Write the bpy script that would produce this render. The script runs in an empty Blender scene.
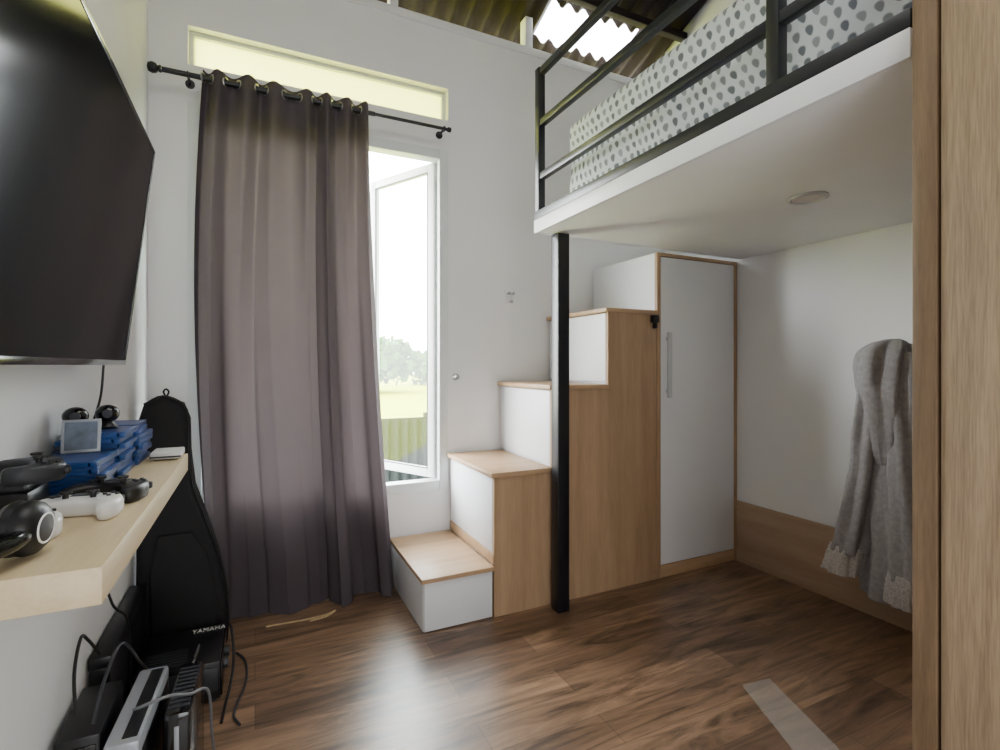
import bpy, bmesh, math, random
from mathutils import Vector, Matrix, noise
random.seed(4)
SC = bpy.context.scene
C = SC.collection
PI = math.pi
OFF = {}

# ------------------------------------------------------------------ mesh helpers
def catmull(pts, n=8):
    P = [Vector(p) for p in pts]
    P = [P[0]*2-P[1]] + P + [P[-1]*2-P[-2]]
    out = []
    for i in range(1, len(P)-2):
        a, b, c, d = P[i-1], P[i], P[i+1], P[i+2]
        for k in range(n):
            t = k/n
            out.append(0.5*((2*b)+(c-a)*t+(2*a-5*b+4*c-d)*t*t+(3*b-a-3*c+d)*t**3))
    out.append(P[-2])
    return out

class MB:
    def __init__(s): s.bm = bmesh.new()
    def merge(s, b, M=None):
        if M is not None: bmesh.ops.transform(b, matrix=M, verts=b.verts)
        me = bpy.data.meshes.new('t'); b.to_mesh(me); s.bm.from_mesh(me)
        bpy.data.meshes.remove(me); b.free(); return s
    def box(s, x0, x1, y0, y1, z0, z1, bev=0.003, M=None):
        b = bmesh.new(); bmesh.ops.create_cube(b, size=1)
        for v in b.verts:
            v.co = Vector((x0+(v.co.x+.5)*(x1-x0), y0+(v.co.y+.5)*(y1-y0), z0+(v.co.z+.5)*(z1-z0)))
        if bev:
            bmesh.ops.bevel(b, geom=list(b.edges), offset=min(bev, .45*min(x1-x0, y1-y0, z1-z0)), segments=2, affect='EDGES', profile=.5)
        return s.merge(b, M)
    def cyl(s, p0, p1, r, r2=None, seg=20, M=None):
        p0, p1 = Vector(p0), Vector(p1); d = p1-p0
        b = bmesh.new()
        bmesh.ops.create_cone(b, cap_ends=True, segments=seg, radius1=r, radius2=r if r2 is None else r2, depth=d.length)
        T = Matrix.Translation((p0+p1)/2) @ d.to_track_quat('Z', 'Y').to_matrix().to_4x4()
        bmesh.ops.transform(b, matrix=T, verts=b.verts)
        return s.merge(b, M)
    def sphere(s, c, rx, ry=None, rz=None, seg=20, M=None):
        ry = rx if ry is None else ry; rz = rx if rz is None else rz
        b = bmesh.new(); bmesh.ops.create_uvsphere(b, u_segments=seg, v_segments=seg//2+2, radius=1)
        for v in b.verts: v.co = Vector((c[0]+v.co.x*rx, c[1]+v.co.y*ry, c[2]+v.co.z*rz))
        return s.merge(b, M)
    def tube(s, pts, r, seg=8, closed=False, M=None):
        P = [Vector(p) for p in pts]; n = len(P); b = bmesh.new(); rings = []
        up = None
        for i, p in enumerate(P):
            if closed: t = (P[(i+1) % n]-P[i-1]).normalized()
            else: t = (P[min(i+1, n-1)]-P[max(i-1, 0)]).normalized()
            if up is None:
                up = t.orthogonal().normalized()
            else:
                up = (up - t*up.dot(t))
                up = up.normalized() if up.length > 1e-6 else t.orthogonal().normalized()
            w = t.cross(up)
            rings.append([b.verts.new(p + (up*math.cos(2*PI*k/seg)+w*math.sin(2*PI*k/seg))*r) for k in range(seg)])
        m = n if closed else n-1
        for i in range(m):
            A, B = rings[i], rings[(i+1) % n]
            for k in range(seg):
                b.faces.new((A[k], A[(k+1) % seg], B[(k+1) % seg], B[k]))
        if not closed:
            b.faces.new(rings[0][::-1]); b.faces.new(rings[-1])
        return s.merge(b, M)
    def ring(s, c, axis, R, r, seg=28, M=None):
        axis = Vector(axis).normalized(); a = axis.orthogonal().normalized(); w = axis.cross(a); c = Vector(c)
        return s.tube([c+(a*math.cos(2*PI*k/seg)+w*math.sin(2*PI*k/seg))*R for k in range(seg)], r, 8, True, M)
    def lathe(s, prof, M=None, seg=32):
        b = bmesh.new(); rings = []
        for (r, z) in prof:
            rings.append([b.verts.new((max(r, 1e-4)*math.cos(2*PI*k/seg), max(r, 1e-4)*math.sin(2*PI*k/seg), z)) for k in range(seg)])
        for A, B in zip(rings, rings[1:]):
            for k in range(seg): b.faces.new((A[k], A[(k+1) % seg], B[(k+1) % seg], B[k]))
        b.faces.new(rings[0][::-1]); b.faces.new(rings[-1])
        return s.merge(b, M)
    def prism(s, pts, t0, t1, plane='xy', bev=0, seg=3, M=None):
        b = bmesh.new()
        def P(p, t):
            return (p[0], p[1], t) if plane == 'xy' else ((p[0], t, p[1]) if plane == 'xz' else (t, p[0], p[1]))
        A = [b.verts.new(P(p, t0)) for p in pts]; B = [b.verts.new(P(p, t1)) for p in pts]; n = len(pts)
        b.faces.new(A[::-1]); b.faces.new(B)
        for k in range(n): b.faces.new((A[k], A[(k+1) % n], B[(k+1) % n], B[k]))
        bmesh.ops.recalc_face_normals(b, faces=b.faces)
        if bev:
            ed = [e for e in b.edges if (e.verts[0] in A) == (e.verts[1] in A)]
            bmesh.ops.bevel(b, geom=ed, offset=bev, segments=seg, affect='EDGES', profile=.5)
        return s.merge(b, M)
    def grid(s, fn, nu, nv, M=None):
        b = bmesh.new()
        V = [[b.verts.new(fn(i/nu, j/nv)) for i in range(nu+1)] for j in range(nv+1)]
        for j in range(nv):
            for i in range(nu): b.faces.new((V[j][i], V[j][i+1], V[j+1][i+1], V[j+1][i]))
        return s.merge(b, M)
    def loft(s, secs, nseg=48, nf=7, amp=.1, steps=8, seed=0, cap=True, lump=.10, fuzz=0):
        # secs: (z, cx, cy, rx, ry)
        P = catmull([Vector(q[:3]) for q in secs], steps); R = catmull([Vector((q[3], q[4], 0)) for q in secs], steps)
        b = bmesh.new(); rings = []
        for p, r in zip(P, R):
            ring = []
            for k in range(nseg):
                a = 2*PI*k/nseg
                m = 1 + amp*math.sin(nf*a+seed+1.1*math.sin(p.x*3+seed)) + amp*.35*math.sin((nf*2-3)*a+p.x*3+seed*2)
                m += lump*noise.noise(Vector((math.cos(a)*1.5+seed, math.sin(a)*1.5, p.x*3.5)))
                m += lump*.25*noise.noise(Vector((math.cos(a)*3+seed, math.sin(a)*3, p.x*9)))
                if fuzz: m += fuzz*(random.random()-.5)
                ring.append(b.verts.new((p.y+r.x*m*math.cos(a), p.z+r.y*m*math.sin(a), p.x)))
            rings.append(ring)
        for A, B in zip(rings, rings[1:]):
            for k in range(nseg): b.faces.new((A[k], A[(k+1) % nseg], B[(k+1) % nseg], B[k]))
        if cap:
            b.faces.new(rings[0]); b.faces.new(rings[-1])
        return s.merge(b)
    def build(s, name, mat, parent=None, angle=40, local=False, keep=False):
        bm = s.bm
        bmesh.ops.recalc_face_normals(bm, faces=bm.faces)
        off = Vector((0, 0, 0))
        if parent is not None:
            if not local: off = OFF[parent.name]
        elif not keep:
            xs = [v.co.x for v in bm.verts]; ys = [v.co.y for v in bm.verts]; zs = [v.co.z for v in bm.verts]
            off = Vector(((min(xs)+max(xs))/2, (min(ys)+max(ys))/2, min(zs)))
        bmesh.ops.translate(bm, vec=-off, verts=bm.verts)
        me = bpy.data.meshes.new(name); bm.to_mesh(me); bm.free()
        me.materials.append(mat)
        me.shade_smooth()
        me.set_sharp_from_angle(angle=math.radians(angle))
        o = bpy.data.objects.new(name, me); C.objects.link(o)
        if parent is not None:
            o.parent = parent; OFF[o.name] = OFF[parent.name].copy()
        else:
            o.location = off; OFF[o.name] = off.copy()
        return o

def tag(o, label, cat, group=None):
    o['label'] = label; o['category'] = cat
    if group: o['group'] = group
    return o
def thing(name, label, cat, loc=(0, 0, 0), group=None):
    o = bpy.data.objects.new(name, None); C.objects.link(o); o.location = loc; o.empty_display_size = .05
    OFF[o.name] = Vector(loc); return tag(o, label, cat, group)
def struct_root(name, loc=(0, 0, 0)):
    o = bpy.data.objects.new(name, None); C.objects.link(o); o.location = loc; o['kind'] = 'structure'
    o.empty_display_size = .05; OFF[o.name] = Vector(loc); return o
def struct(name, mb, mat):
    o = mb.build(name, mat, keep=True); o['kind'] = 'structure'; return o
def copy_tree(o, parent=None):
    c = o.copy(); C.objects.link(c)
    if parent is not None: c.parent = parent
    for ch in [q for q in bpy.data.objects if q.parent == o]: copy_tree(ch, c)
    return c

# ------------------------------------------------------------------ materials
def nodes(name):
    m = bpy.data.materials.new(name); m.use_nodes = True
    nt = m.node_tree; return m, nt, nt.nodes['Principled BSDF']
def N(nt, t, **k):
    n = nt.nodes.new(t)
    for a, v in k.items(): setattr(n, a, v)
    return n
def c4(c): return (c[0], c[1], c[2], 1)
def S(r, g, b):   # sRGB 0-255 to linear
    f = lambda v: ((v/255)/12.92 if v/255 <= .04045 else (((v/255)+.055)/1.055)**2.4)
    return (f(r), f(g), f(b))
def mat(name, col, rough=.5, metal=0, var=.08, ns=12, bump=0, bs=200, coat=0, spec=.5):
    m, nt, p = nodes(name); L = nt.links
    tc = N(nt, 'ShaderNodeTexCoord'); nz = N(nt, 'ShaderNodeTexNoise'); nz.inputs['Scale'].default_value = ns; nz.inputs['Detail'].default_value = 4
    L.new(tc.outputs['Object'], nz.inputs['Vector'])
    cr = N(nt, 'ShaderNodeValToRGB'); L.new(nz.outputs['Fac'], cr.inputs['Fac'])
    cr.color_ramp.elements[0].position = .3; cr.color_ramp.elements[1].position = .7
    cr.color_ramp.elements[0].color = c4([v*(1-var) for v in col]); cr.color_ramp.elements[1].color = c4([min(1, v*(1+var)) for v in col])
    L.new(cr.outputs['Color'], p.inputs['Base Color'])
    p.inputs['Roughness'].default_value = rough; p.inputs['Metallic'].default_value = metal
    p.inputs['Coat Weight'].default_value = coat; p.inputs['Specular IOR Level'].default_value = spec
    if bump:
        n2 = N(nt, 'ShaderNodeTexNoise'); n2.inputs['Scale'].default_value = bs; n2.inputs['Detail'].default_value = 3
        L.new(tc.outputs['Object'], n2.inputs['Vector'])
        b = N(nt, 'ShaderNodeBump'); b.inputs['Strength'].default_value = bump; b.inputs['Distance'].default_value = .004
        L.new(n2.outputs['Fac'], b.inputs['Height']); L.new(b.outputs['Normal'], p.inputs['Normal'])
    return m
def wood(name, c1, c2, axis='z', scale=14, stretch=.06, rough=.45, fine=.25):
    m, nt, p = nodes(name); L = nt.links
    tc = N(nt, 'ShaderNodeTexCoord'); mp = N(nt, 'ShaderNodeMapping')
    sc = {'x': (stretch, 1, 1), 'y': (1, stretch, 1), 'z': (1, 1, stretch)}[axis]
    mp.inputs['Scale'].default_value = sc
    L.new(tc.outputs['Object'], mp.inputs['Vector'])
    n1 = N(nt, 'ShaderNodeTexNoise'); n1.inputs['Scale'].default_value = scale; n1.inputs['Detail'].default_value = 6; n1.inputs['Distortion'].default_value = .6
    n2 = N(nt, 'ShaderNodeTexNoise'); n2.inputs['Scale'].default_value = scale*9; n2.inputs['Detail'].default_value = 3
    L.new(mp.outputs['Vector'], n1.inputs['Vector']); L.new(mp.outputs['Vector'], n2.inputs['Vector'])
    mx = N(nt, 'ShaderNodeMix'); mx.inputs['Factor'].default_value = fine
    L.new(n1.outputs['Fac'], mx.inputs['A']); L.new(n2.outputs['Fac'], mx.inputs['B'])
    cr = N(nt, 'ShaderNodeValToRGB'); L.new(mx.outputs['Result'], cr.inputs['Fac'])
    cr.color_ramp.elements[0].position = .34; cr.color_ramp.elements[1].position = .64
    cr.color_ramp.elements[0].color = c4(c1); cr.color_ramp.elements[1].color = c4(c2)
    L.new(cr.outputs['Color'], p.inputs['Base Color']); p.inputs['Roughness'].default_value = rough
    return m
def floor_mat():
    m, nt, p = nodes('laminate_floor'); L = nt.links
    tc = N(nt, 'ShaderNodeTexCoord')
    br = N(nt, 'ShaderNodeTexBrick'); br.offset = .37; br.offset_frequency = 2
    for k, v in (('Scale', 1), ('Mortar Size', .0010), ('Mortar Smooth', .2), ('Bias', 0), ('Brick Width', 1.15), ('Row Height', .155)): br.inputs[k].default_value = v
    br.inputs['Color1'].default_value = c4(S(136, 108, 84)); br.inputs['Color2'].default_value = c4(S(100, 77, 59)); br.inputs['Mortar'].default_value = c4(S(56, 42, 33))
    L.new(tc.outputs['Object'], br.inputs['Vector'])
    mp = N(nt, 'ShaderNodeMapping'); mp.inputs['Scale'].default_value = (.13, 1, 1); L.new(tc.outputs['Object'], mp.inputs['Vector'])
    n1 = N(nt, 'ShaderNodeTexNoise'); n1.inputs['Scale'].default_value = 15; n1.inputs['Detail'].default_value = 12; n1.inputs['Roughness'].default_value = .66; n1.inputs['Distortion'].default_value = 1.0
    L.new(mp.outputs['Vector'], n1.inputs['Vector'])
    cr = N(nt, 'ShaderNodeValToRGB'); L.new(n1.outputs['Fac'], cr.inputs['Fac'])
    cr.color_ramp.elements[0].position = .36; cr.color_ramp.elements[1].position = .64
    cr.color_ramp.elements[0].color = (.36, .34, .32, 1); cr.color_ramp.elements[1].color = (1.5, 1.5, 1.5, 1)
    mx = N(nt, 'ShaderNodeMix', data_type='RGBA', blend_type='MULTIPLY'); mx.inputs['Factor'].default_value = 1
    L.new(br.outputs['Color'], mx.inputs['A']); L.new(cr.outputs['Color'], mx.inputs['B'])
    L.new(mx.outputs['Result'], p.inputs['Base Color'])
    p.inputs['Roughness'].default_value = .34; p.inputs['Specular IOR Level'].default_value = .75
    b = N(nt, 'ShaderNodeBump'); b.inputs['Strength'].default_value = .12; b.inputs['Distance'].default_value = .003
    L.new(n1.outputs['Fac'], b.inputs['Height']); L.new(b.outputs['Normal'], p.inputs['Normal'])
    return m
def leaf_mat():
    m, nt, p = nodes('leaf_print_fabric'); L = nt.links
    tc = N(nt, 'ShaderNodeTexCoord'); sx = N(nt, 'ShaderNodeSeparateXYZ'); L.new(tc.outputs['Object'], sx.inputs[0])
    def M(op, a, b=None, c=None):
        n = N(nt, 'ShaderNodeMath', operation=op)
        for i, v in enumerate((a, b, c)):
            if v is None: continue
            if isinstance(v, (int, float)): n.inputs[i].default_value = v
            else: L.new(v, n.inputs[i])
        return n.outputs[0]
    # small warp so the printed rows are not ruler straight
    nz = N(nt, 'ShaderNodeTexNoise'); nz.inputs['Scale'].default_value = 6; L.new(tc.outputs['Object'], nz.inputs['Vector'])
    sw_ = N(nt, 'ShaderNodeSeparateXYZ'); L.new(nz.outputs['Color'], sw_.inputs[0])
    X, Y, Z = sx.outputs
    Y = M('MULTIPLY_ADD', sw_.outputs[0], .03, Y); Z = M('MULTIPLY_ADD', sw_.outputs[1], .03, Z)
    u = M('DIVIDE', M('MULTIPLY_ADD', X, .6, Y), .041); v = M('DIVIDE', M('SUBTRACT', Z, X), .047)
    row = M('FLOOR', v); par = M('FLOORED_MODULO', row, 2)
    u2 = M('MULTIPLY_ADD', par, .5, u)
    fu = M('SUBTRACT', M('FRACT', u2), .5); fv = M('SUBTRACT', M('FRACT', v), .5)
    fu = M('SUBTRACT', fu, M('MULTIPLY', fv, .3))
    w = M('MULTIPLY_ADD', fv, 1.0, 1.0)
    e = M('ADD', M('POWER', M('ABSOLUTE', M('DIVIDE', M('DIVIDE', fu, w), .28)), 2), M('POWER', M('ABSOLUTE', M('DIVIDE', fv, .38)), 2))
    inside = N(nt, 'ShaderNodeMapRange'); L.new(e, inside.inputs['Value'])
    inside.inputs['From Min'].default_value = .6; inside.inputs['From Max'].default_value = 1.15; inside.inputs['To Min'].default_value = 1; inside.inputs['To Max'].default_value = 0
    col = M('FLOORED_MODULO', M('FLOOR', u2), 3); light = M('MULTIPLY_ADD', col, -.14, 1.0)
    fac = M('MULTIPLY', inside.outputs[0], light)
    mx = N(nt, 'ShaderNodeMix', data_type='RGBA'); L.new(fac, mx.inputs['Factor'])
    mx.inputs['A'].default_value = c4(S(212, 218, 226)); mx.inputs['B'].default_value = c4(S(106, 112, 121))
    L.new(mx.outputs['Result'], p.inputs['Base Color']); p.inputs['Roughness'].default_value = .9
    return m
def curtain_mat():
    m, nt, p = nodes('taupe_curtain_cloth'); L = nt.links
    p.inputs['Roughness'].default_value = .9; p.inputs['Specular IOR Level'].default_value = .2
    tc = N(nt, 'ShaderNodeTexCoord'); nz = N(nt, 'ShaderNodeTexNoise'); nz.inputs['Scale'].default_value = 3; L.new(tc.outputs['Object'], nz.inputs['Vector'])
    cr = N(nt, 'ShaderNodeValToRGB'); L.new(nz.outputs['Fac'], cr.inputs['Fac'])
    cr.color_ramp.elements[0].color = c4(S(68, 62, 67)); cr.color_ramp.elements[1].color = c4(S(82, 75, 80)); L.new(cr.outputs['Color'], p.inputs['Base Color'])
    tr = N(nt, 'ShaderNodeBsdfTranslucent'); tr.inputs['Color'].default_value = c4(S(158, 140, 142))
    mx = N(nt, 'ShaderNodeMixShader'); mx.inputs[0].default_value = .045
    L.new(p.outputs[0], mx.inputs[1]); L.new(tr.outputs[0], mx.inputs[2])
    L.new(mx.outputs[0], nt.nodes['Material Output'].inputs['Surface']); return m
def glass_mat():
    m, nt, p = nodes('clear_glass'); L = nt.links
    t = N(nt, 'ShaderNodeBsdfTransparent'); t.inputs['Color'].default_value = (.94, .97, .96, 1)
    g = N(nt, 'ShaderNodeBsdfGlossy'); g.inputs['Roughness'].default_value = .03
    mx = N(nt, 'ShaderNodeMixShader'); mx.inputs[0].default_value = .03
    L.new(t.outputs[0], mx.inputs[1]); L.new(g.outputs[0], mx.inputs[2]); L.new(mx.outputs[0], nt.nodes['Material Output'].inputs['Surface']); return m
def clear_mix(name, col, f):
    m, nt, p = nodes(name); L = nt.links
    p.inputs['Base Color'].default_value = c4(col); p.inputs['Roughness'].default_value = .3
    t = N(nt, 'ShaderNodeBsdfTransparent')
    mx = N(nt, 'ShaderNodeMixShader'); mx.inputs[0].default_value = f
    L.new(t.outputs[0], mx.inputs[1]); L.new(p.outputs[0], mx.inputs[2]); L.new(mx.outputs[0], nt.nodes['Material Output'].inputs['Surface']); return m
def frosted_mat(name, col, base, f=.85):
    m, nt, p = nodes(name); L = nt.links
    p.inputs['Base Color'].default_value = c4(base); p.inputs['Roughness'].default_value = .4
    t = N(nt, 'ShaderNodeBsdfTranslucent'); t.inputs['Color'].default_value = c4(col)
    mx = N(nt, 'ShaderNodeMixShader'); mx.inputs[0].default_value = f
    L.new(p.outputs[0], mx.inputs[1]); L.new(t.outputs[0], mx.inputs[2]); L.new(mx.outputs[0], nt.nodes['Material Output'].inputs['Surface']); return m

WALL = mat('white_wall_paint', S(230, 230, 231), .8, var=.015, ns=2, bump=.08, bs=120)
WHITE = mat('white_laminate', S(234, 236, 240), .4, var=.015, ns=3)
BOARD = mat('white_board', S(242, 244, 247), .45, var=.02, ns=3)
UPVC = mat('white_window_frame', S(216, 221, 221), .35, var=.01)
FLOOR = floor_mat()
OAKZ = wood('oak_laminate_vertical', S(160, 130, 99), S(184, 153, 121), 'z', 18, .05, fine=.4)
OAKX = wood('oak_laminate_lengthwise', S(174, 142, 107), S(196, 164, 129), 'x', 14, .06)
OAKY = wood('pale_oak_shelf', S(202, 180, 140), S(222, 202, 164), 'y', 14, .06, .4)
WARD = wood('wardrobe_oak', S(124, 104, 82), S(162, 139, 112), 'z', 34, .05, .5, .5)
WARDE = wood('wardrobe_edge_oak', S(98, 78, 57), S(124, 101, 76), 'z', 40, .06, .5, .4)
SKIRT = wood('tan_wall_panel', S(158, 131, 107), S(178, 151, 126), 'y', 12, .08, .45)
STEEL = mat('black_painted_steel', S(20, 22, 27), .38, var=.1, ns=30, spec=.5)
BLACKP = mat('black_plastic', S(16, 16, 19), .4, var=.1)
BLACKG = mat('black_gloss_plastic', S(9, 9, 11), .15, var=.05, coat=.3)
DGREY = mat('dark_grey_plastic', S(48, 50, 56), .45)
WPLAS = mat('white_plastic', S(232, 232, 232), .35, var=.02)
PALEH = mat('pale_grey_handle', S(206, 210, 215), .25, var=.02, spec=.8)
SILV = mat('silver_plastic', S(164, 168, 176), .35, metal=.3, var=.04)
CHROME = mat('brushed_metal', S(180, 180, 182), .28, metal=1, var=.05)
SCREEN = mat('dark_tv_screen', S(4, 7, 13), .12, var=.1, spec=.1)
BAGM = mat('black_nylon', S(13, 13, 16), .75, var=.15, bump=.2, bs=500)
CURT = curtain_mat()
LEAF = leaf_mat()
GLASS = glass_mat()
FROST = frosted_mat('yellowish_frosted_glass', (.97, .96, .55), (.9, .9, .66), .85)
POLY = frosted_mat('clear_roof_sheet', (.95, .97, 1), (.9, .9, .9), .85)
BLUE = mat('blue_case_plastic', S(30, 76, 144), .3, var=.1)
COVER = mat('printed_sleeve', S(40, 62, 112), .4, var=.5, ns=40)
FLEECE = mat('grey_fleece', S(150, 147, 147), .95, var=.14, ns=45, bump=.8, bs=150)
FTRIM = mat('fluffy_cuff_trim', S(186, 181, 177), .95, var=.2, ns=90, bump=1, bs=220)
ROOF = mat('dark_brown_roof', S(34, 25, 29), .8, var=.25, ns=5, spec=.2)
PLAST = clear_mix('clear_plastic_strip', S(200, 190, 180), .25)
FENCEM = mat('grey_metal_fence', S(44, 50, 48), .8, var=.1, spec=.1)
GRASS = mat('yellow_green_field', S(146, 152, 40), .95, var=.15, ns=3, spec=.05)
BOUNCE = mat('neutral_bounce_grey', S(116, 114, 114), .9, var=.15, ns=4, spec=.1)  # neutral grey for the added bounce ground by the house
FOL = mat('tree_leaves', S(70, 104, 52), .95, var=.3, ns=4, spec=.05)
BARK = mat('tree_bark', S(90, 76, 62), .9, var=.2, spec=.1)
CORD = mat('beige_cord', S(186, 160, 122), .8, var=.15, ns=60)
LENS = frosted_mat('lamp_diffuser', (.9, .88, .82), S(230, 224, 214), .2)

# ------------------------------------------------------------------ room shell
XL, XR, YB, YF, WT = -.48, 2.9, 3.05, -1.3, 3.41
struct('floor', MB().box(XL-.1, XR+.1, YF-.1, YB+.12, -.12, 0, 0), FLOOR)
w = MB()
def wb(x0, x1, z0, z1): w.box(x0, x1, YB, YB+.12, z0, z1, 0)
wx0, wx1, wz0, wz1 = -.31, 1.10, .52, 2.65
tz0, tz1 = 2.845, 3.045
wb(XL-.1, wx0, 0, WT); wb(wx1, XR+.1, 0, WT); wb(wx0, wx1, 0, wz0); wb(wx0, wx1, wz1, tz0); wb(wx0, wx1, tz1, WT)
struct('wall_back', w, WALL)
struct('wall_left', MB().box(XL-.1, XL, YF-.1, YB, 0, 4.1, 0), WALL)
struct('wall_right', MB().box(XR, XR+.1, YF-.1, YB, 0, 4.1, 0), WALL)
struct('wall_front', MB().box(XL, XR, YF-.1, YF, 0, 4.1, 0), WALL)
struct('baseboard_right', MB().box(XR-.018, XR, .62, 2.375, 0, .4, .002), SKIRT)
# ceiling board over the room, roof sheets over the back wall
ce = struct_root('ceiling', (1.2, 1, 3.9))
MB().box(XL-.1, XR+.1, YF-.1, 2.25, 3.98, 4.05, 0).build('ceiling_board', WALL, ce)
def roofz(y): return 4.02-(y-2.2)*.34
def corr(x0, x1, y0, y1):
    return MB().grid(lambda a, b: (x0+a*(x1-x0), y0+b*(y1-y0), roofz(y0+b*(y1-y0))+.024*math.sin((x0+a*(x1-x0))*2*PI/.12)), int((x1-x0)*110), 6)
corr(-.8, 1.82, 2.2, 4.4).build('roof_sheet', ROOF, ce)
corr(1.82, 2.56, 2.2, 2.96).build('roof_sheet', ROOF, ce)
corr(1.82, 2.56, 2.96, 3.22).build('clear_roof_sheet', POLY, ce)
corr(1.82, 2.56, 3.22, 4.4).build('roof_sheet', ROOF, ce)
corr(2.56, 3.5, 2.2, 4.4).build('roof_sheet', ROOF, ce)
for yy in (2.84, 4.0):
    MB().box(-.7, 3.2, yy-.025, yy+.025, roofz(yy)-.085, roofz(yy)-.03, .004).build('purlin', ROOF, ce)
struct('trim_1', MB().box(XL, XR, YB-.015, YB+.13, WT, WT+.05, .003), WALL)
struct('trim_2', MB().box(1.665, 1.72, YB+.01, YB+.09, WT+.05, roofz(3.1)-.03, .003), WALL)
struct('trim_3', MB().box(.735, .785, YB+.01, YB+.09, WT+.05, roofz(3.1)-.03, .003), WALL)

# ------------------------------------------------------------------ windows
w1 = struct_root('window_1', (.4, 3.1, wz0))
f = MB(); fy0, fy1 = 3.04, 3.125
f.box(wx0, wx0+.06, fy0, fy1, wz0, wz1); f.box(wx1-.06, wx1, fy0, fy1, wz0, wz1)
f.box(wx0+.06, wx1-.06, fy0, fy1, wz1-.06, wz1); f.box(wx0+.06, wx1-.06, fy0, fy1, wz0, wz0+.06); f.box(.37, .42, fy0, fy1, wz0+.06, wz1-.06)
f.build('window_frame', UPVC, w1)
def sash_mb(wd, ht):
    s = MB(); q = .055
    s.box(-wd, -wd+q, -.02, .02, 0, ht); s.box(-q, 0, -.02, .02, 0, ht); s.box(-wd+q, -q, -.02, .02, 0, q); s.box(-wd+q, -q, -.02, .02, ht-q, ht)
    return s
sw, sh = .615, wz1-wz0-.13
for hx, rot, nm in ((1.037, -62, 'open'), (.365, 0, 'shut')):
    s = sash_mb(sw, sh).build('sash', UPVC, w1, local=True); s.location = Vector((hx, 3.10, wz0+.065))-OFF[w1.name]
    s.rotation_euler.z = math.radians(rot); OFF[s.name] = Vector((0, 0, 0))
    g = MB().box(-sw+.05, -.05, -.004, .004, .05, sh-.05, 0).build('glass', GLASS, s, local=True)
    gk = MB(); q = .052
    for zz in (q, sh-q-.008): gk.box(-sw+q, -q, -.0215, -.012, zz, zz+.008, 0)
    for xx in (-sw+q, -q-.008): gk.box(xx, xx+.008, -.0215, -.012, q, sh-q, 0)
    gk.build('gasket', DGREY, s, local=True)
    h = MB(); h.box(-sw+.018, -sw+.04, -.05, -.02, sh*.45, sh*.45+.05); h.box(-sw+.02, -sw+.036, -.055, -.043, sh*.45-.09, sh*.45+.03)
    h.build('handle', WPLAS, s, local=True)
w2 = struct_root('window_2', (.4, 3.1, tz0))
f = MB(); q = .022
f.box(wx0, wx1, 3.10, 3.15, tz0, tz0+q); f.box(wx0, wx1, 3.10, 3.15, tz1-q, tz1); f.box(wx0, wx0+q, 3.10, 3.15, tz0+q, tz1-q); f.box(wx1-q, wx1, 3.10, 3.15, tz0+q, tz1-q)
f.build('window_frame', UPVC, w2)
MB().box(wx0+q, wx1-q, 3.12, 3.128, tz0+q, tz1-q, 0).build('frosted_pane', FROST, w2)

# ------------------------------------------------------------------ outside
struct('ground', MB().grid(lambda a, b: (-30+a*70, 4.9+b*70, -.15), 20, 20), GRASS)
struct('bounce_ground', MB().grid(lambda a, b: (-30+a*70, 3.2+b*1.7, -.15), 20, 4), BOUNCE)  # unseen grey ground added to cut green bounce onto the roof
fe = thing('metal_fence', 'grey corrugated metal fence beyond the open window', 'fence', (1.5, 4.7, -.15))
MB().grid(lambda a, b: (-1.5+a*6, 4.7+.02*math.sin((a*6)*2*PI/.09), -.13+b*.92), 420, 2).build('sheet', FENCEM, fe)
for xx in (-1.5, 0, 1.5, 3, 4.5): MB().box(xx-.03, xx+.03, 4.73, 4.79, -.15, .84).build('post', FENCEM, fe)
MB().box(-1.5, 4.5, 4.73, 4.77, .76, .80).build('top_rail', FENCEM, fe)
def tree(x, y, r, hgt, label):
    t = thing('tree', label, 'tree', (x, y, -.15), 'trees across the field')
    MB().cyl((x, y, -.15), (x, y, hgt*.6), r*.09, r*.05, 10).build('trunk', BARK, t)
    b = bmesh.new()
    for k in range(1600):
        d = Vector((random.gauss(0, 1), random.gauss(0, 1), random.gauss(0, 1))).normalized()*r*random.uniform(.35, 1)**.6
        d *= 1+.45*noise.noise(d*1.6+Vector((x, 0, 0)))
        c = Vector((x, y, hgt-r*.62))+Vector((d.x, d.y, d.z*.55)); s = r*.13
        n = Vector((random.gauss(0, 1), random.gauss(0, 1), random.gauss(0, 1))).normalized(); u = n.orthogonal().normalized(); v = n.cross(u)
        b.faces.new([b.verts.new(c+u*s), b.verts.new(c+v*s*.6), b.verts.new(c-u*s), b.verts.new(c-v*s*.6)])
    MB().merge(b).build('foliage', FOL, t)
tree(5.6, 27, 2.2, 2.9, 'hazy green tree across the field, nearest the curtain edge')
tree(12.6, 36, 2.4, 2.6, 'hazy lower green tree across the field, seen through the open sash')

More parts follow.
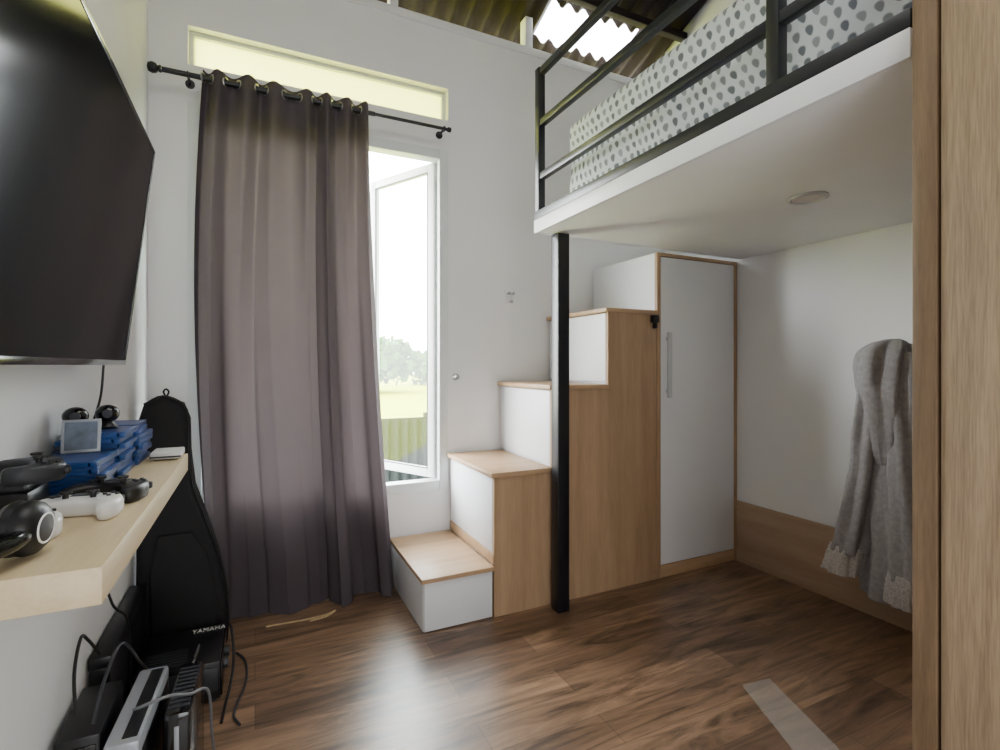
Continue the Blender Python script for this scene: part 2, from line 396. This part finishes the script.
# ------------------------------------------------------------------ curtain and rod
ry, rz = 2.95, 2.74
rod = thing('curtain_rod', 'black metal curtain rod with round end knob above the window', 'curtain rod', (.3, ry, rz))
MB().cyl((-.44, ry, rz), (.62, ry, rz), .013).build('outer_tube', STEEL, rod)
MB().cyl((.6, ry, rz), (1.07, ry, rz), .0095).build('inner_tube', STEEL, rod)
MB().lathe([(.004, -.045), (.02, -.04), (.027, -.022), (.022, -.006), (.012, 0), (.017, .006), (.017, .014), (.011, .018)], Matrix.Translation((-.425, ry, rz)) @ Matrix.Rotation(PI/2, 4, 'Y')).build('finial', STEEL, rod)
MB().lathe([(.011, -.01), (.015, -.006), (.015, .01), (.006, .016)], Matrix.Translation((1.07, ry, rz)) @ Matrix.Rotation(PI/2, 4, 'Y')).build('end_cap', STEEL, rod)
for bx in (-.30, 1.04):
    b = MB(); b.cyl((bx, 3.05, rz), (bx, 3.042, rz), .022); b.cyl((bx, 3.045, rz), (bx, ry, rz), .007); b.ring((bx, ry, rz), (1, 0, 0), .014, .004)
    b.build('bracket', STEEL, rod)
NF = 7
def warp(s): return s + .035*math.sin(2*PI*s+.6) - .035*math.sin(.6) + .012*math.sin(6*PI*s)
def cur(s, t):
    z = 2.780*(1-t)+.012*t
    xl = -.235-.05*math.sin(PI*min(1, t*1.1)); xr = .581+.03*t+.09*t**2.2
    ph = 2*PI*NF*warp(s) + .5*t*math.sin(s*7+1)
    k1 = max(.30, (1-t)**1.3)
    tt = min(1, t*1.6)
    broad = math.sin(2*PI*3.9*warp(s)+.6+t*.5+.9*tt*math.sin(s*6+.5))      # wider folds take over lower down
    sharp = broad*(1.25-.25*abs(broad))
    yv = .036*k1*math.sin(ph) + .066*tt*sharp*(.7+.35*math.sin(s*8+1.5))
    x = xl+(xr-xl)*s+.012*t*math.sin(ph*2+.4)+.02*t*math.sin(s*13+t*2)
    return Vector((x, ry-.012+yv-.05*t+.012*noise.noise(Vector((s*6, t*3, 0))), z+.006*math.sin(ph)*t**6))
cu = thing('curtain', 'long taupe grey eyelet curtain drawn half across the window', 'curtain', (.2, ry, .012))
MB().grid(cur, 320, 70).build('cloth', CURT, cu, angle=180)
# eyelets sit in the cloth wherever it crosses the rod
zt = (2.780-rz)/2.768
prev = None
for q in range(1, 1200):
    s = q/1200
    dy = cur(s, zt).y-ry
    if prev is not None and (dy > 0) != (prev > 0):
        p = cur(s, zt); a = cur(s-.004, zt); b2 = cur(min(1, s+.004), zt); tn = (b2-a); tn.z = 0
        nrm = Vector((tn.y, -tn.x, 0)).normalized()
        MB().ring((p.x, ry, rz), nrm, .022, .0045, 24).build('eyelet', CHROME, cu)
    prev = dy
tag(MB().tube(catmull([(.05, 2.775, .006), (.14, 2.77, .006), (.24, 2.765, .006), (.33, 2.775, .006), (.38, 2.80, .006), (.33, 2.755, .006), (.25, 2.74, .006)], 8), .0045).build('loose_cord', CORD), 'thin beige cord lying on the floor at the curtain hem', 'cord')

# ------------------------------------------------------------------ step unit, stair cabinet, tall cupboard
FY = 2.38
st = thing('step_box', 'lowest step, a loose white drawer box with oak top under the window', 'step', (.92, 2.7, 0))
MB().box(.735, 1.10, FY+.016, 3.02, 0, .243, .002).build('body', WHITE, st)
MB().box(.738, 1.10, FY, FY+.015, .006, .24, .002).build('drawer_front', WHITE, st)
MB().box(.722, 1.105, FY-.012, 3.03, .243, .266, .003).build('tread', OAKX, st)
sx = [1.11, 1.458, 1.834, 2.2]; sz = [.745, 1.19, 1.63]
sc_ = thing('stair_cabinet', 'oak storage staircase with white riser doors climbing to the loft bed', 'staircase', (1.65, 2.7, 0))
p = [(sx[0], 0), (sx[3]-.003, 0), (sx[3]-.003, sz[2]-.024), (sx[2], sz[2]-.024), (sx[2], sz[1]-.024), (sx[1], sz[1]-.024), (sx[1], sz[0]-.024), (sx[0], sz[0]-.024)]
MB().prism(p, FY, FY+.02, 'xz').build('side_panel', OAKZ, sc_)
MB().prism([(x+.02 if x < 2.1 else x, z) for x, z in p], FY+.021, 3.03, 'xz').build('carcass', BOARD, sc_)
zb = [.266, sz[0], sz[1]]
for i in range(3):
    MB().box(sx[i]-.022, sx[i+1]-.001, FY-.014, 3.035, sz[i]-.024, sz[i], .003).build('tread', OAKX, sc_)
    MB().box(sx[i]-.002, sx[i]+.016, FY+.022, 3.025, zb[i]+(.06 if i == 0 else .012), sz[i]-.03, .002).build('riser_door', WHITE, sc_)
MB().box(sx[0]-.004, sx[0]+.018, FY+.006, 3.03, .268, .322, .002).build('riser_strip', OAKX, sc_)
cb = thing('tall_cupboard', 'tall narrow white door cupboard with oak edging under the loft bed', 'cupboard', (2.55, 2.7, 0))
MB().box(2.203, 2.895, FY+.022, 3.03, 0, 1.985, .002).build('carcass', WHITE, cb)
fr = MB(); fr.box(2.2, 2.228, FY-.004, FY+.02, 0, 1.985, .002); fr.box(2.868, 2.893, FY-.004, FY+.02, 0, 1.985, .002); fr.box(2.228, 2.868, FY-.004, FY+.02, 1.965, 1.985, .002)
fr.build('edge_frame', OAKZ, cb)
MB().box(2.228, 2.868, FY+.002, FY+.02, 0, .075, .002).build('plinth', OAKX, cb)
dr = MB().box(2.232, 2.864, FY-.002, FY+.018, .08, 1.96, .003).build('door', WHITE, cb)
h = MB(); h.box(2.262, 2.292, FY-.034, FY-.02, 1.10, 1.50, .004); h.box(2.27, 2.287, FY-.021, FY-.001, 1.13, 1.15, .002); h.box(2.27, 2.287, FY-.021, FY-.001, 1.45, 1.47, .002)
h.build('handle', PALEH, dr)
b = MB(); b.box(2.145, 2.195, FY-.03, FY-.001, 1.555, 1.60, .006); b.box(2.158, 2.182, FY-.03, FY-.004, 1.52, 1.556, .006)
tag(b.build('cable_clip', BLACKP), 'small black plastic clip on the stair side under the top tread', 'clip')

# ------------------------------------------------------------------ loft bed
BX, BY0, BY1 = 1.335, .635, 2.345
UZ = 2.0
bd = thing('loft_bed', 'loft bed with white board base and black steel guard rails', 'bed', (2.1, 1.5, 0))
MB().box(BX+.012, 2.893, BY0, BY1-.004, UZ, UZ+.03, .002).build('base_board', BOARD, bd)
r = MB(); r.box(BX-.006, BX+.01, BY0, BY1+.008, UZ-.006, UZ+.062, .002); r.box(BX+.011, 2.89, BY1-.003, BY1+.01, UZ-.004, UZ+.062, .002)
r.build('white_rim', WHITE, bd)
b = MB(); b.box(BX-.004, BX+.04, BY0, BY1+.008, UZ+.064, UZ+.108, .003); b.box(BX+.041, 2.88, BY1-.03, BY1+.008, UZ+.064, UZ+.108, .003); b.box(2.845, 2.885, BY0, BY1-.031, UZ+.064, UZ+.108, .003)
b.build('steel_frame', STEEL, bd)
for yy in (BY1-.012, .98):
    MB().box(BX, BX+.04, yy-.02, yy+.02, UZ+.109, 2.86, .003).build('guard_post', STEEL, bd)
for z0 in (2.27, 2.55, 2.82):
    MB().box(BX+.004, BX+.036, BY0, BY1-.034, z0, z0+.035, .003).build('guard_rail', STEEL, bd)
MB().box(1.428, 1.498, 2.27, 2.34, 0, UZ-.007, .003).build('support_post', STEEL, bd)
dl = MB().lathe([(.075, UZ-.0005), (.078, UZ-.006), (.066, UZ-.012), (.06, UZ-.004)], Matrix.Translation((2.076, 1.36, 0))).build('downlight', PALEH, bd)
MB().lathe([(.058, UZ-.002), (.057, UZ-.006), (.02, UZ-.008)], Matrix.Translation((2.076, 1.36, 0))).build('lens', LENS, dl)
ma = thing('mattress', 'thick mattress in white sheet with grey leaf print on the loft bed', 'mattress', (2.1, 1.4, UZ+.03))
b = bmesh.new(); bmesh.ops.create_cube(b, size=1)
for v in b.verts: v.co = Vector((1.425+(v.co.x+.5)*1.4, .65+(v.co.y+.5)*1.535, UZ+.031+(v.co.z+.5)*.485))
bmesh.ops.bevel(b, geom=list(b.edges), offset=.035, segments=4, affect='EDGES', profile=.5)
bmesh.ops.subdivide_edges(b, edges=[e for e in b.edges if e.calc_length() > .1], cuts=24, use_grid_fill=True)
for v in b.verts:
    if v.co.z > UZ+.06:
        n_ = noise.noise(v.co*5)*.016+noise.noise(v.co*13)*.006
        v.co += Vector((n_, 0, n_*.7))
MB().merge(b).build('sheet', LEAF, ma, angle=180)

# ------------------------------------------------------------------ wardrobe
wa = thing('wardrobe', 'tall light oak wardrobe cut off by the right edge of the view', 'wardrobe', (2.1, 0, 0))
WX = 1.28
MB().box(WX, 2.89, .564, .608, 0, 3.35, .002).build('side_panel', WARDE, wa)
MB().box(WX, 2.89, -.72, -.676, 0, 3.35, .002).build('side_panel', WARDE, wa)
MB().box(WX+.03, 2.89, -.675, .563, 0, 3.35, .002).build('carcass', WARD, wa)
for y0, y1, hy in ((-.052, .559, .0), (-.672, -.057, -.1)):
    d = MB().box(WX+.004, WX+.028, y0, y1, .06, 3.33, .003).build('door', WARD, wa)
    h = MB(); h.box(WX-.022, WX-.012, hy-.012, hy+.012, 1.0, 1.35, .003); h.box(WX-.014, WX+.004, hy-.006, hy+.006, 1.03, 1.05, .001); h.box(WX-.014, WX+.004, hy-.006, hy+.006, 1.30, 1.32, .001)
    h.build('handle', CHROME, d)

# ------------------------------------------------------------------ television
tv = thing('television', 'large black flat television tilted forward on the left wall', 'television')
W2, H = .62, .705
MB().box(-.035, -.006, -W2, W2, 0, H, .008).build('casing', BLACKP, tv, local=True)
MB().box(-.075, -.033, -.4, .4, .08, .5, .02).build('rear_bulge', BLACKP, tv, local=True)
fb = MB(); fb.box(-.006, .002, -W2, W2, 0, .016, .002); fb.box(-.006, .002, -W2, W2, H-.012, H, .002); fb.box(-.006, .002, -W2, -W2+.012, .016, H-.012, .002); fb.box(-.006, .002, W2-.012, W2, .016, H-.012, .002)
fb.build('bezel', BLACKG, tv, local=True)
MB().box(-.0055, 0, -W2+.012, W2-.012, .016, H-.012, 0).build('screen', SCREEN, tv, local=True)
tv.location = (-.377, 1.38, 1.30); tv.rotation_euler.y = math.radians(6.6)
mb = MB(); mb.box(-.11, -.096, -.2, .2, .12, .5, .003); mb.box(-.098, -.07, -.15, -.11, .2, .42, .003); mb.box(-.098, -.07, .11, .15, .2, .42, .003)
mb.build('wall_mount', STEEL, tv, local=True)

# ------------------------------------------------------------------ floating shelf and what is on it
sh_ = thing('floating_shelf', 'thick pale oak floating shelf under the television', 'shelf', (-.34, 1.48, .943))
MB().box(-.478, -.205, .941, 2.02, .943, 1.0, .002).build('board', OAKY, sh_)
def make_case():
    t = thing('disc_case', '', 'disc case', group='blue disc cases stacked on the shelf')
    s = MB(); s.box(-.068, .068, -.086, .086, 0, .0022, .001); s.box(-.068, .068, -.086, .086, .0118, .014, .001); s.box(.055, .068, -.086, .086, .0022, .0118, .001); s.box(-.066, .05, -.084, .084, .003, .0112, 0)
    s.build('shell', BLUE, t, local=True)
    MB().box(.0675, .0688, -.08, .08, .002, .012, 0).build('spine_sleeve', COVER, t, local=True)
    MB().box(-.06, .06, -.08, .08, .0138, .0146, 0).build('cover_sheet', COVER, t, local=True)
    return t
ordn = ['topmost', 'second from top', 'third from top', 'fourth from top', 'fifth from top', 'sixth from top', 'seventh from top', 'eighth from top', 'ninth from top', 'tenth from top', 'eleventh from top', 'twelfth from top']
first = make_case(); used = False
for (cx, cy, n, nm) in ((-.385, 1.93, 8, 'farthest'), (-.39, 1.745, 8, 'middle'), (-.398, 1.56, 5, 'nearest')):
    for k in range(n):
        o = first if not used else copy_tree(first); used = True
        o.location = (cx+random.uniform(-.006, .012), cy+random.uniform(-.004, .004), 1.0005+k*.0152)
        o.rotation_euler.z = random.uniform(-.05, .05)
        o['label'] = 'blue plastic disc case, %s in the %s stack on the shelf' % (ordn[n-1-k], nm)
def gamepad(label, m1, m2, loc, rot):
    t = thing('game_controller', label, 'game controller')
    hp = [(0, .045), (.036, .05), (.066, .044), (.082, .012), (.088, -.03), (.08, -.062), (.058, -.064), (.042, -.028), (.024, -.014)]
    pts = hp+[(0, -.014)]+[(-x, y) for x, y in hp[:0:-1]]
    b = MB().prism(pts, 0, .036, 'xy', .011, 3).build('body', m1, t, angle=70, local=True)
    for sx_ in (-1, 1):
        MB().lathe([(.006, .034), (.006, .044), (.012, .046), (.012, .05), (.008, .049)], Matrix.Translation((sx_*.026, .002, 0)), 20).build('thumbstick', BLACKP, t, local=True)
        MB().box(sx_*.055-.016, sx_*.055+.016, .04, .054, .012, .028, .004).build('shoulder_button', m2, t, local=True)
    d = MB(); d.box(-.066, -.042, .016, .024, .034, .0395, .001); d.box(-.058, -.05, .008, .032, .034, .0395, .001); d.build('direction_pad', m2, t, local=True)
    for dx, dy in ((.012, 0), (-.012, 0), (0, .012), (0, -.012)):
        MB().cyl((.054+dx, .02+dy, .034), (.054+dx, .02+dy, .0395), .0045, seg=14).build('button', m2, t, local=True)
    MB().box(-.026, .026, .018, .044, .034, .0372, .002).build('touch_panel', m2, t, local=True)
    t.location = loc; t.rotation_euler = rot; t.scale = (.88, .88, 1); return t
gamepad('black game controller at the foot of the disc cases', BLACKP, DGREY, (-.290, 1.41, 1.0), (0, 0, -.35))
gamepad('white game controller near the front edge of the shelf, in front of the dock', WPLAS, DGREY, (-.315, 1.275, 1.0), (0, 0, -.15))
gamepad('white game controller by the wall, just behind the headset', WPLAS, DGREY, (-.385, 1.160, 1.0), (0, 0, .10))
gamepad('dark grey game controller resting on the charging dock by the wall', DGREY, BLACKP, (-.405, 1.36, 1.0665), (0, 0, -1.2))
for gx, gy, gz, lb in ((-.43, 1.71, 1.1215, 'small black rounded camera on the middle disc case stack, closer to the wall'), (-.375, 1.775, 1.1215, 'small black rounded camera on the middle disc case stack, closer to the curtain')):
    g = thing('desk_camera', lb, 'camera', (gx, gy, gz))
    T = Matrix.Translation((gx, gy, gz))
    MB().lathe([(.024, 0), (.026, .006), (.018, .014), (.014, .024)], T, 24).build('base', BLACKP, g)
    MB().sphere((gx, gy, gz+.042), .029, .027, .025).build('body', BLACKG, g)
    MB().lathe([(.011, 0), (.012, .006), (.008, .006)], T @ Matrix.Translation((.006, -.023, .043)) @ Matrix.Rotation(PI/2, 4, 'X'), 20).build('lens', DGREY, g)
dk = thing('charging_dock', 'low black charging dock against the wall on the shelf', 'dock', (-.43, 1.36, 1.0))
MB().box(-.474, -.40, 1.30, 1.42, 1.0, 1.05, .008).build('base', BLACKP, dk)
MB().box(-.465, -.41, 1.31, 1.41, 1.05, 1.062, .003).build('cradle', DGREY, dk)
fr = thing('photo_card', 'small silver framed card standing on the nearest disc case stack', 'picture frame')
MB().box(-.04, .04, -.004, .004, 0, .085, .002).build('frame', SILV, fr, local=True)
MB().box(-.033, .033, -.0055, -.003, .007, .078, 0).build('picture', mat('pale_blue_print', S(96, 108, 126), .4, var=.4, ns=30), fr, local=True)
fr.location = (-.40, 1.634, 1.0765); fr.rotation_euler = (-.22, 0, .12)
ro = thing('router', 'small flat white router at the far end of the shelf', 'router', (-.26, 1.95, 1.0))
MB().box(-.295, -.212, 1.895, 2.005, 1.004, 1.026, .005).build('body', WPLAS, ro)
MB().box(-.295, -.212, 1.894, 1.897, 1.009, 1.014, 0).build('vent_slot', DGREY, ro)
MB().box(-.285, -.222, 1.91, 1.99, 1.0, 1.005, 0).build('foot', DGREY, ro)
hs = thing('headset', 'black over ear headset lying at the near end of the shelf', 'headset')
MB().tube([Vector((.078*math.cos(a), 0, .04+.095*math.sin(a))) for a in [PI*k/28 for k in range(29)]], .016, 12).build('headband', BLACKG, hs, local=True)
MB().tube([Vector((.060*math.cos(a), 0, .046+.074*math.sin(a))) for a in [PI*(.2+.6*k/16) for k in range(17)]], .016, 12).build('band_pad', BLACKP, hs, local=True)
for s in (-1, 1):
    T = Matrix.Translation((s*.07, 0, .03)) @ Matrix.Rotation(s*PI/2-s*.25, 4, 'Y')
    MB().lathe([(.02, .034), (.034, .031), (.046, .020), (.05, .006), (.048, -.004)], T).build('ear_cup', BLACKP, hs, local=True)
    MB().lathe([(.048, -.004), (.05, -.016), (.042, -.028), (.03, -.027), (.02, -.022)], T).build('ear_cushion', BLACKP, hs, local=True)
    MB().ring((0, 0, .0325), (0, 0, 1), .026, .002, M=T).build('trim_ring', WPLAS, hs, local=True)
hs.location = (-.385, 1.055, 1.050); hs.rotation_euler = (1.72, 0, .08); hs.scale = (.86, .86, .86)

# ------------------------------------------------------------------ corner bag
bg = thing('guitar_bag', 'tall black padded bag standing in the corner beside the curtain', 'bag', (-.3, 2.72, 0))
out = [(-.45, .01), (-.13, .01), (-.112, .06), (-.112, .25), (-.15, .45), (-.2, .62), (-.245, .76), (-.262, .92), (-.265, 1.06), (-.29, 1.13), (-.365, 1.165), (-.435, 1.13), (-.458, 1.05), (-.462, .6), (-.465, .06)]
MB().prism(out, 2.64, 2.75, 'xz', .028, 4).build('body', BAGM, bg, angle=60)
MB().tube(catmull([(x*.985-.004, 2.644, z) for x, z in out[1:12]], 4), .004).build('zip', BLACKP, bg)
pk = [(-.40, .08), (-.16, .08), (-.15, .25), (-.19, .45), (-.25, .56), (-.38, .56), (-.41, .4)]
MB().prism(pk, 2.618, 2.641, 'xz', .010, 3).build('pocket', BAGM, bg, angle=60)
MB().tube(catmull([(-.36, 2.70, 1.16), (-.368, 2.70, 1.18), (-.358, 2.70, 1.192), (-.348, 2.70, 1.18), (-.355, 2.70, 1.16)], 6), .004).build('hanging_loop', BAGM, bg)

# ------------------------------------------------------------------ floor devices by left wall
sb = thing('equipment_case', 'long slim black case standing on edge against the left wall', 'case', (-.445, 2.32, 0))
MB().box(-.474, -.418, 2.02, 2.60, 0, .33, .008).build('body', BLACKP, sb)
MB().box(-.477, -.414, 2.01, 2.61, .331, .37, .006).build('lid', BLACKP, sb)
nb = thing('set_top_box', 'small black box standing by the wall behind the silver console', 'box', (-.41, 1.8, 0))
MB().box(-.465, -.365, 1.66, 1.92, .008, .335, .008).build('body', BLACKP, nb)
MB().box(-.455, -.375, 1.655, 1.661, .03, .31, .001).build('front_panel', BLACKG, nb)
MB().box(-.46, -.37, 1.68, 1.90, 0, .01, .002).build('foot', DGREY, nb)
av = thing('receiver', 'wide flat black audio receiver with white maker lettering on the floor by the bag', 'receiver', (-.27, 2.41, 0))
MB().box(-.40, -.12, 2.24, 2.56, .016, .16, .006).build('body', BLACKP, av)
MB().box(-.121, -.114, 2.25, 2.55, .02, .15, .002).build('front_panel', BLACKG, av)
MB().box(-.39, -.13, 2.234, 2.241, .05, .14, .002).build('rear_panel', DGREY, av)
for yy in (2.36, 2.45): MB().cyl((-.115, yy, .09), (-.098, yy, .09), .022).build('knob', DGREY, av)
for xx in (-.38, -.15):
    for yy in (2.27, 2.53): MB().cyl((xx, yy, 0), (xx, yy, .017), .016).build('foot', DGREY, av)
v = MB()
for k in range(6): v.box(-.38, -.24, 2.27+k*.022, 2.28+k*.022, .159, .1615, 0)
v.build('vent', DGREY, av)
def text_mesh(name, body, size, m, parent, loc, rot):
    cv = bpy.data.curves.new(name, 'FONT'); cv.body = body; cv.size = size; cv.extrude = .0006; cv.align_x = 'CENTER'; cv.offset = 0.0; cv.space_character = 1.08
    o = bpy.data.objects.new(name, cv); C.objects.link(o); bpy.context.view_layer.update()
    me = bpy.data.meshes.new_from_object(o.evaluated_get(bpy.context.evaluated_depsgraph_get()))
    bpy.data.objects.remove(o); me.materials.clear(); me.materials.append(m)
    q = bpy.data.objects.new(name, me); C.objects.link(q); q.parent = parent
    q.location = Vector(loc)-OFF[parent.name]; q.rotation_euler = rot; return q
text_mesh('lettering', 'YAMAHA', .029, WPLAS, av, (-.178, 2.510, .1612), (0, 0, 0)).scale = (1, 1.6, 1)
gc = thing('game_console', 'long silver game console with black inlay standing on edge below the shelf', 'game console')
MB().box(-.04, .04, -.19, .17, .008, .345, .010).build('body', SILV, gc, local=True)
MB().box(-.014, .016, -.194, -.189, .03, .325, .002).build('front_strip', BLACKG, gc, local=True)
MB().box(.0395, .0415, -.17, .15, .05, .31, .001).build('side_inlay', BLACKP, gc, local=True)
s = MB(); s.box(-.004, .030, -.17, .15, .344, .347, .001); s.build('top_inlay', BLACKP, gc, local=True)
MB().box(-.05, .05, -.15, .13, 0, .012, .003).build('stand', BLACKP, gc, local=True)
gc.location = (-.295, 1.76, 0); gc.rotation_euler.z = -.05
gb = thing('game_console', 'black game console standing upright beside the silver one', 'game console')
MB().box(-.035, .035, -.14, .14, .008, .335, .016).build('body', BLACKG, gb, local=True)
MB().box(-.006, .006, -.144, -.138, .04, .30, .001).build('disc_slot', SILV, gb, local=True)
s = MB()
for k in range(10): s.box(-.026, .026, -.11+k*.022, -.1+k*.022, .334, .3375, 0)
s.build('vent', DGREY, gb, local=True)
MB().box(-.045, .045, -.11, .11, 0, .012, .003).build('stand', BLACKP, gb, local=True)
gb.location = (-.19, 1.80, 0); gb.rotation_euler.z = -.04
GREYC = mat('grey_cable_sheath', S(110, 112, 118), .5)
def cable(pts, r, m, label): return tag(MB().tube(catmull(pts, 10), r).build('cable', m), label, 'cable')
cable([(-.10, 2.50, .175), (-.09, 2.46, .17), (-.08, 2.40, .10), (-.085, 2.34, .03), (-.10, 2.22, .006), (-.11, 2.1, .006)], .0055, BLACKP, 'black cable dropping down the right side of the receiver')
cable([(-.075, 2.58, .006), (-.04, 2.50, .006), (-.03, 2.38, .006), (-.04, 2.28, .006), (-.06, 2.20, .006), (-.07, 2.12, .006), (-.05, 2.06, .006)], .005, DGREY, 'dark grey cable curling on the floor nearest the curtain')
cable([(-.30, 1.70, .353), (-.27, 1.62, .40), (-.21, 1.64, .40), (-.17, 1.72, .348), (-.13, 1.80, .30), (-.125, 1.88, .12), (-.12, 1.93, .01)], .004, GREYC, 'mid grey cable looped over the two upright consoles')
cable([(-.462, 2.25, .93), (-.468, 2.2, .78), (-.462, 2.13, .62), (-.43, 2.1, .5), (-.40, 2.15, .42), (-.395, 2.18, .25), (-.41, 2.2, .03)], .004, BLACKP, 'thin black cable hanging down the left wall under the shelf')
cable([(-.44, 1.75, .341), (-.455, 1.80, .44), (-.46, 1.88, .50), (-.46, 1.95, .46), (-.45, 2.03, .376)], .0045, BLACKP, 'black cable arched between the small black box and the slim case')
cable([(-.39, 1.70, .341), (-.38, 1.78, .42), (-.36, 1.88, .46), (-.33, 1.98, .34), (-.30, 2.1, .2), (-.28, 2.2, .03)], .0045, DGREY, 'dark grey cable sagging behind the silver console')
cable([(-.18, 1.90, .342), (-.17, 1.98, .36), (-.19, 2.06, .26), (-.22, 2.12, .12), (-.19, 2.19, .02)], .0045, BLACKP, 'black cable trailing from the back of the black console')
cable([(-.43, 1.99, 1.3), (-.44, 2.0, 1.2), (-.465, 2.014, 1.1), (-.472, 2.014, 1.004)], .0035, BLACKP, 'thin black cable dropping from the television to the shelf')

# ------------------------------------------------------------------ robe, hooks, floor strip
hk = thing('wall_hook', 'metal hook on the right wall hidden behind the top of the robe', 'hook', (2.88, 1.40, 1.30))
MB().box(2.888, 2.9, 1.375, 1.425, 1.28, 1.36, .004).build('plate', CHROME, hk)
MB().tube(catmull([(2.89, 1.40, 1.33), (2.87, 1.40, 1.31), (2.855, 1.40, 1.33), (2.85, 1.40, 1.35)], 6), .006).build('prong', CHROME, hk)
rb = thing('robe', 'fluffy grey robe hanging on the right wall beside the wardrobe', 'robe', (2.78, 1.4, .16))
MB().loft([(1.405, 2.80, 1.39, .03, .04), (1.385, 2.79, 1.39, .06, .085), (1.33, 2.78, 1.40, .08, .115), (1.22, 2.77, 1.39, .09, .12), (1.0, 2.77, 1.38, .09, .12), (.75, 2.77, 1.375, .095, .13), (.5, 2.77, 1.365, .10, .14), (.3, 2.77, 1.36, .10, .15), (.17, 2.775, 1.355, .095, .155)], 200, 7, .12, 20, 1.0, lump=.2).build('body', FLEECE, rb, angle=180)
MB().loft([(1.385, 2.77, 1.42, .03, .035), (1.36, 2.76, 1.435, .055, .06), (1.25, 2.735, 1.455, .07, .066), (1.05, 2.715, 1.46, .078, .060), (.85, 2.71, 1.475, .08, .064), (.6, 2.705, 1.515, .078, .070), (.36, 2.71, 1.56, .072, .068)], 150, 5, .12, 20, 2.3, lump=.22).build('sleeve', FLEECE, rb, angle=180)
MB().loft([(1.36, 2.75, 1.33, .06, .06), (1.2, 2.72, 1.32, .075, .075), (.9, 2.705, 1.30, .075, .075), (.6, 2.705, 1.29, .07, .075), (.30, 2.71, 1.29, .065, .07)], 150, 5, .12, 20, 4.0, lump=.22).build('sleeve', FLEECE, rb, angle=180)
for cy0, cy1, z0, sd, cx in ((1.56, 1.59, .37, 0, 2.71), (1.29, 1.29, .31, 2, 2.71)):
    MB().loft([(z0+.02, cx, cy0, .074, .070), (z0-.03, cx, cy0+(cy1-cy0)*.4, .08, .078), (z0-.12, cx, cy1, .084, .082)], 130, 9, .07, 14, sd, lump=.3, fuzz=.07).build('cuff', FTRIM, rb, angle=180)
MB().loft([(1.425, 2.765, 1.39, .02, .03), (1.405, 2.75, 1.40, .06, .075), (1.36, 2.725, 1.41, .09, .105), (1.28, 2.70, 1.405, .10, .108), (1.14, 2.69, 1.40, .09, .10), (1.0, 2.695, 1.395, .07, .075), (.86, 2.70, 1.395, .045, .045), (.80, 2.71, 1.395, .02, .025)], 150, 5, .13, 20, .5, lump=.25).build('hood', FLEECE, rb, angle=180)

wh = thing('wall_hook', 'small white wall hook with metal pegs above the stair treads', 'hook', (1.53, 3.04, 1.75))
MB().box(1.50, 1.56, 3.04, 3.05, 1.70, 1.80, .004).build('plate', WPLAS, wh)
for xx, zz in ((1.515, 1.775), (1.545, 1.775), (1.53, 1.72)):
    b = MB(); b.cyl((xx, 3.041, zz), (xx, 3.01, zz), .006, seg=12); b.sphere((xx, 3.008, zz), .011, seg=12); b.build('peg', CHROME, wh)
tb = thing('tieback_hook', 'small round metal curtain hook beside the window frame', 'hook', (1.15, 3.04, 1.225))
MB().lathe([(.022, 0), (.022, .006), (.008, .01), (.008, .03), (.017, .034), (.012, .044)], Matrix.Translation((1.15, 3.05, 1.225)) @ Matrix.Rotation(PI/2, 4, 'X')).build('knob', CHROME, tb)
fs = MB().prism([(1.78, 1.44), (1.92, 1.42), (1.75, .98), (1.58, 1.0)], 0.0005, .003, 'xy').build('plastic_strip', PLAST)
tag(fs, 'flat clear greyish plastic strip lying on the floor under the loft bed', 'strip')

# ------------------------------------------------------------------ light
wd = bpy.data.worlds.new('sky'); SC.world = wd; wd.use_nodes = True
bgn = wd.node_tree.nodes['Background']; bgn.inputs['Color'].default_value = (.96, .98, 1, 1); bgn.inputs['Strength'].default_value = 28.0
def area(name, loc, rot, sx_, sy_, power, col=(1, 1, 1), portal=False):
    l = bpy.data.lights.new(name, 'AREA'); l.shape = 'RECTANGLE'; l.size = sx_; l.size_y = sy_; l.energy = power; l.color = col
    if portal: l.cycles.is_portal = True
    o = bpy.data.objects.new(name, l); C.objects.link(o); o.location = loc; o.rotation_euler = rot; return o
area('window_portal', (.4, 3.19, 1.58), (-PI/2, 0, 0), 1.45, 2.2, 1, portal=True)
area('transom_portal', (.4, 3.19, 2.945), (-PI/2, 0, 0), 1.45, .22, 1, portal=True)
area('overhead_fill', (.5, .5, 3.8), (0, 0, 0), 1.6, 1.6, 18, (1, .98, .96))  # added interior fill from above, out of view, no fixture here
area('rear_fill', (.3, -1.15, .95), (PI/2+.35, 0, 0), 1.5, 1.6, 27, (.97, .985, 1))  # added fill behind the camera, tilted up towards the loft underside; no opening there

# ------------------------------------------------------------------ camera
cd = bpy.data.cameras.new('camera'); cam = bpy.data.objects.new('camera', cd); C.objects.link(cam)
cam.location = (0, 0, 1.3); cam.rotation_euler = (PI/2, 0, -math.radians(25.66))
cd.sensor_width = 36; cd.lens = 18.36; cd.shift_y = -.01; cd.clip_start = .02
SC.camera = cam
SC.view_settings.view_transform = 'AgX'
SC.view_settings.exposure = .52
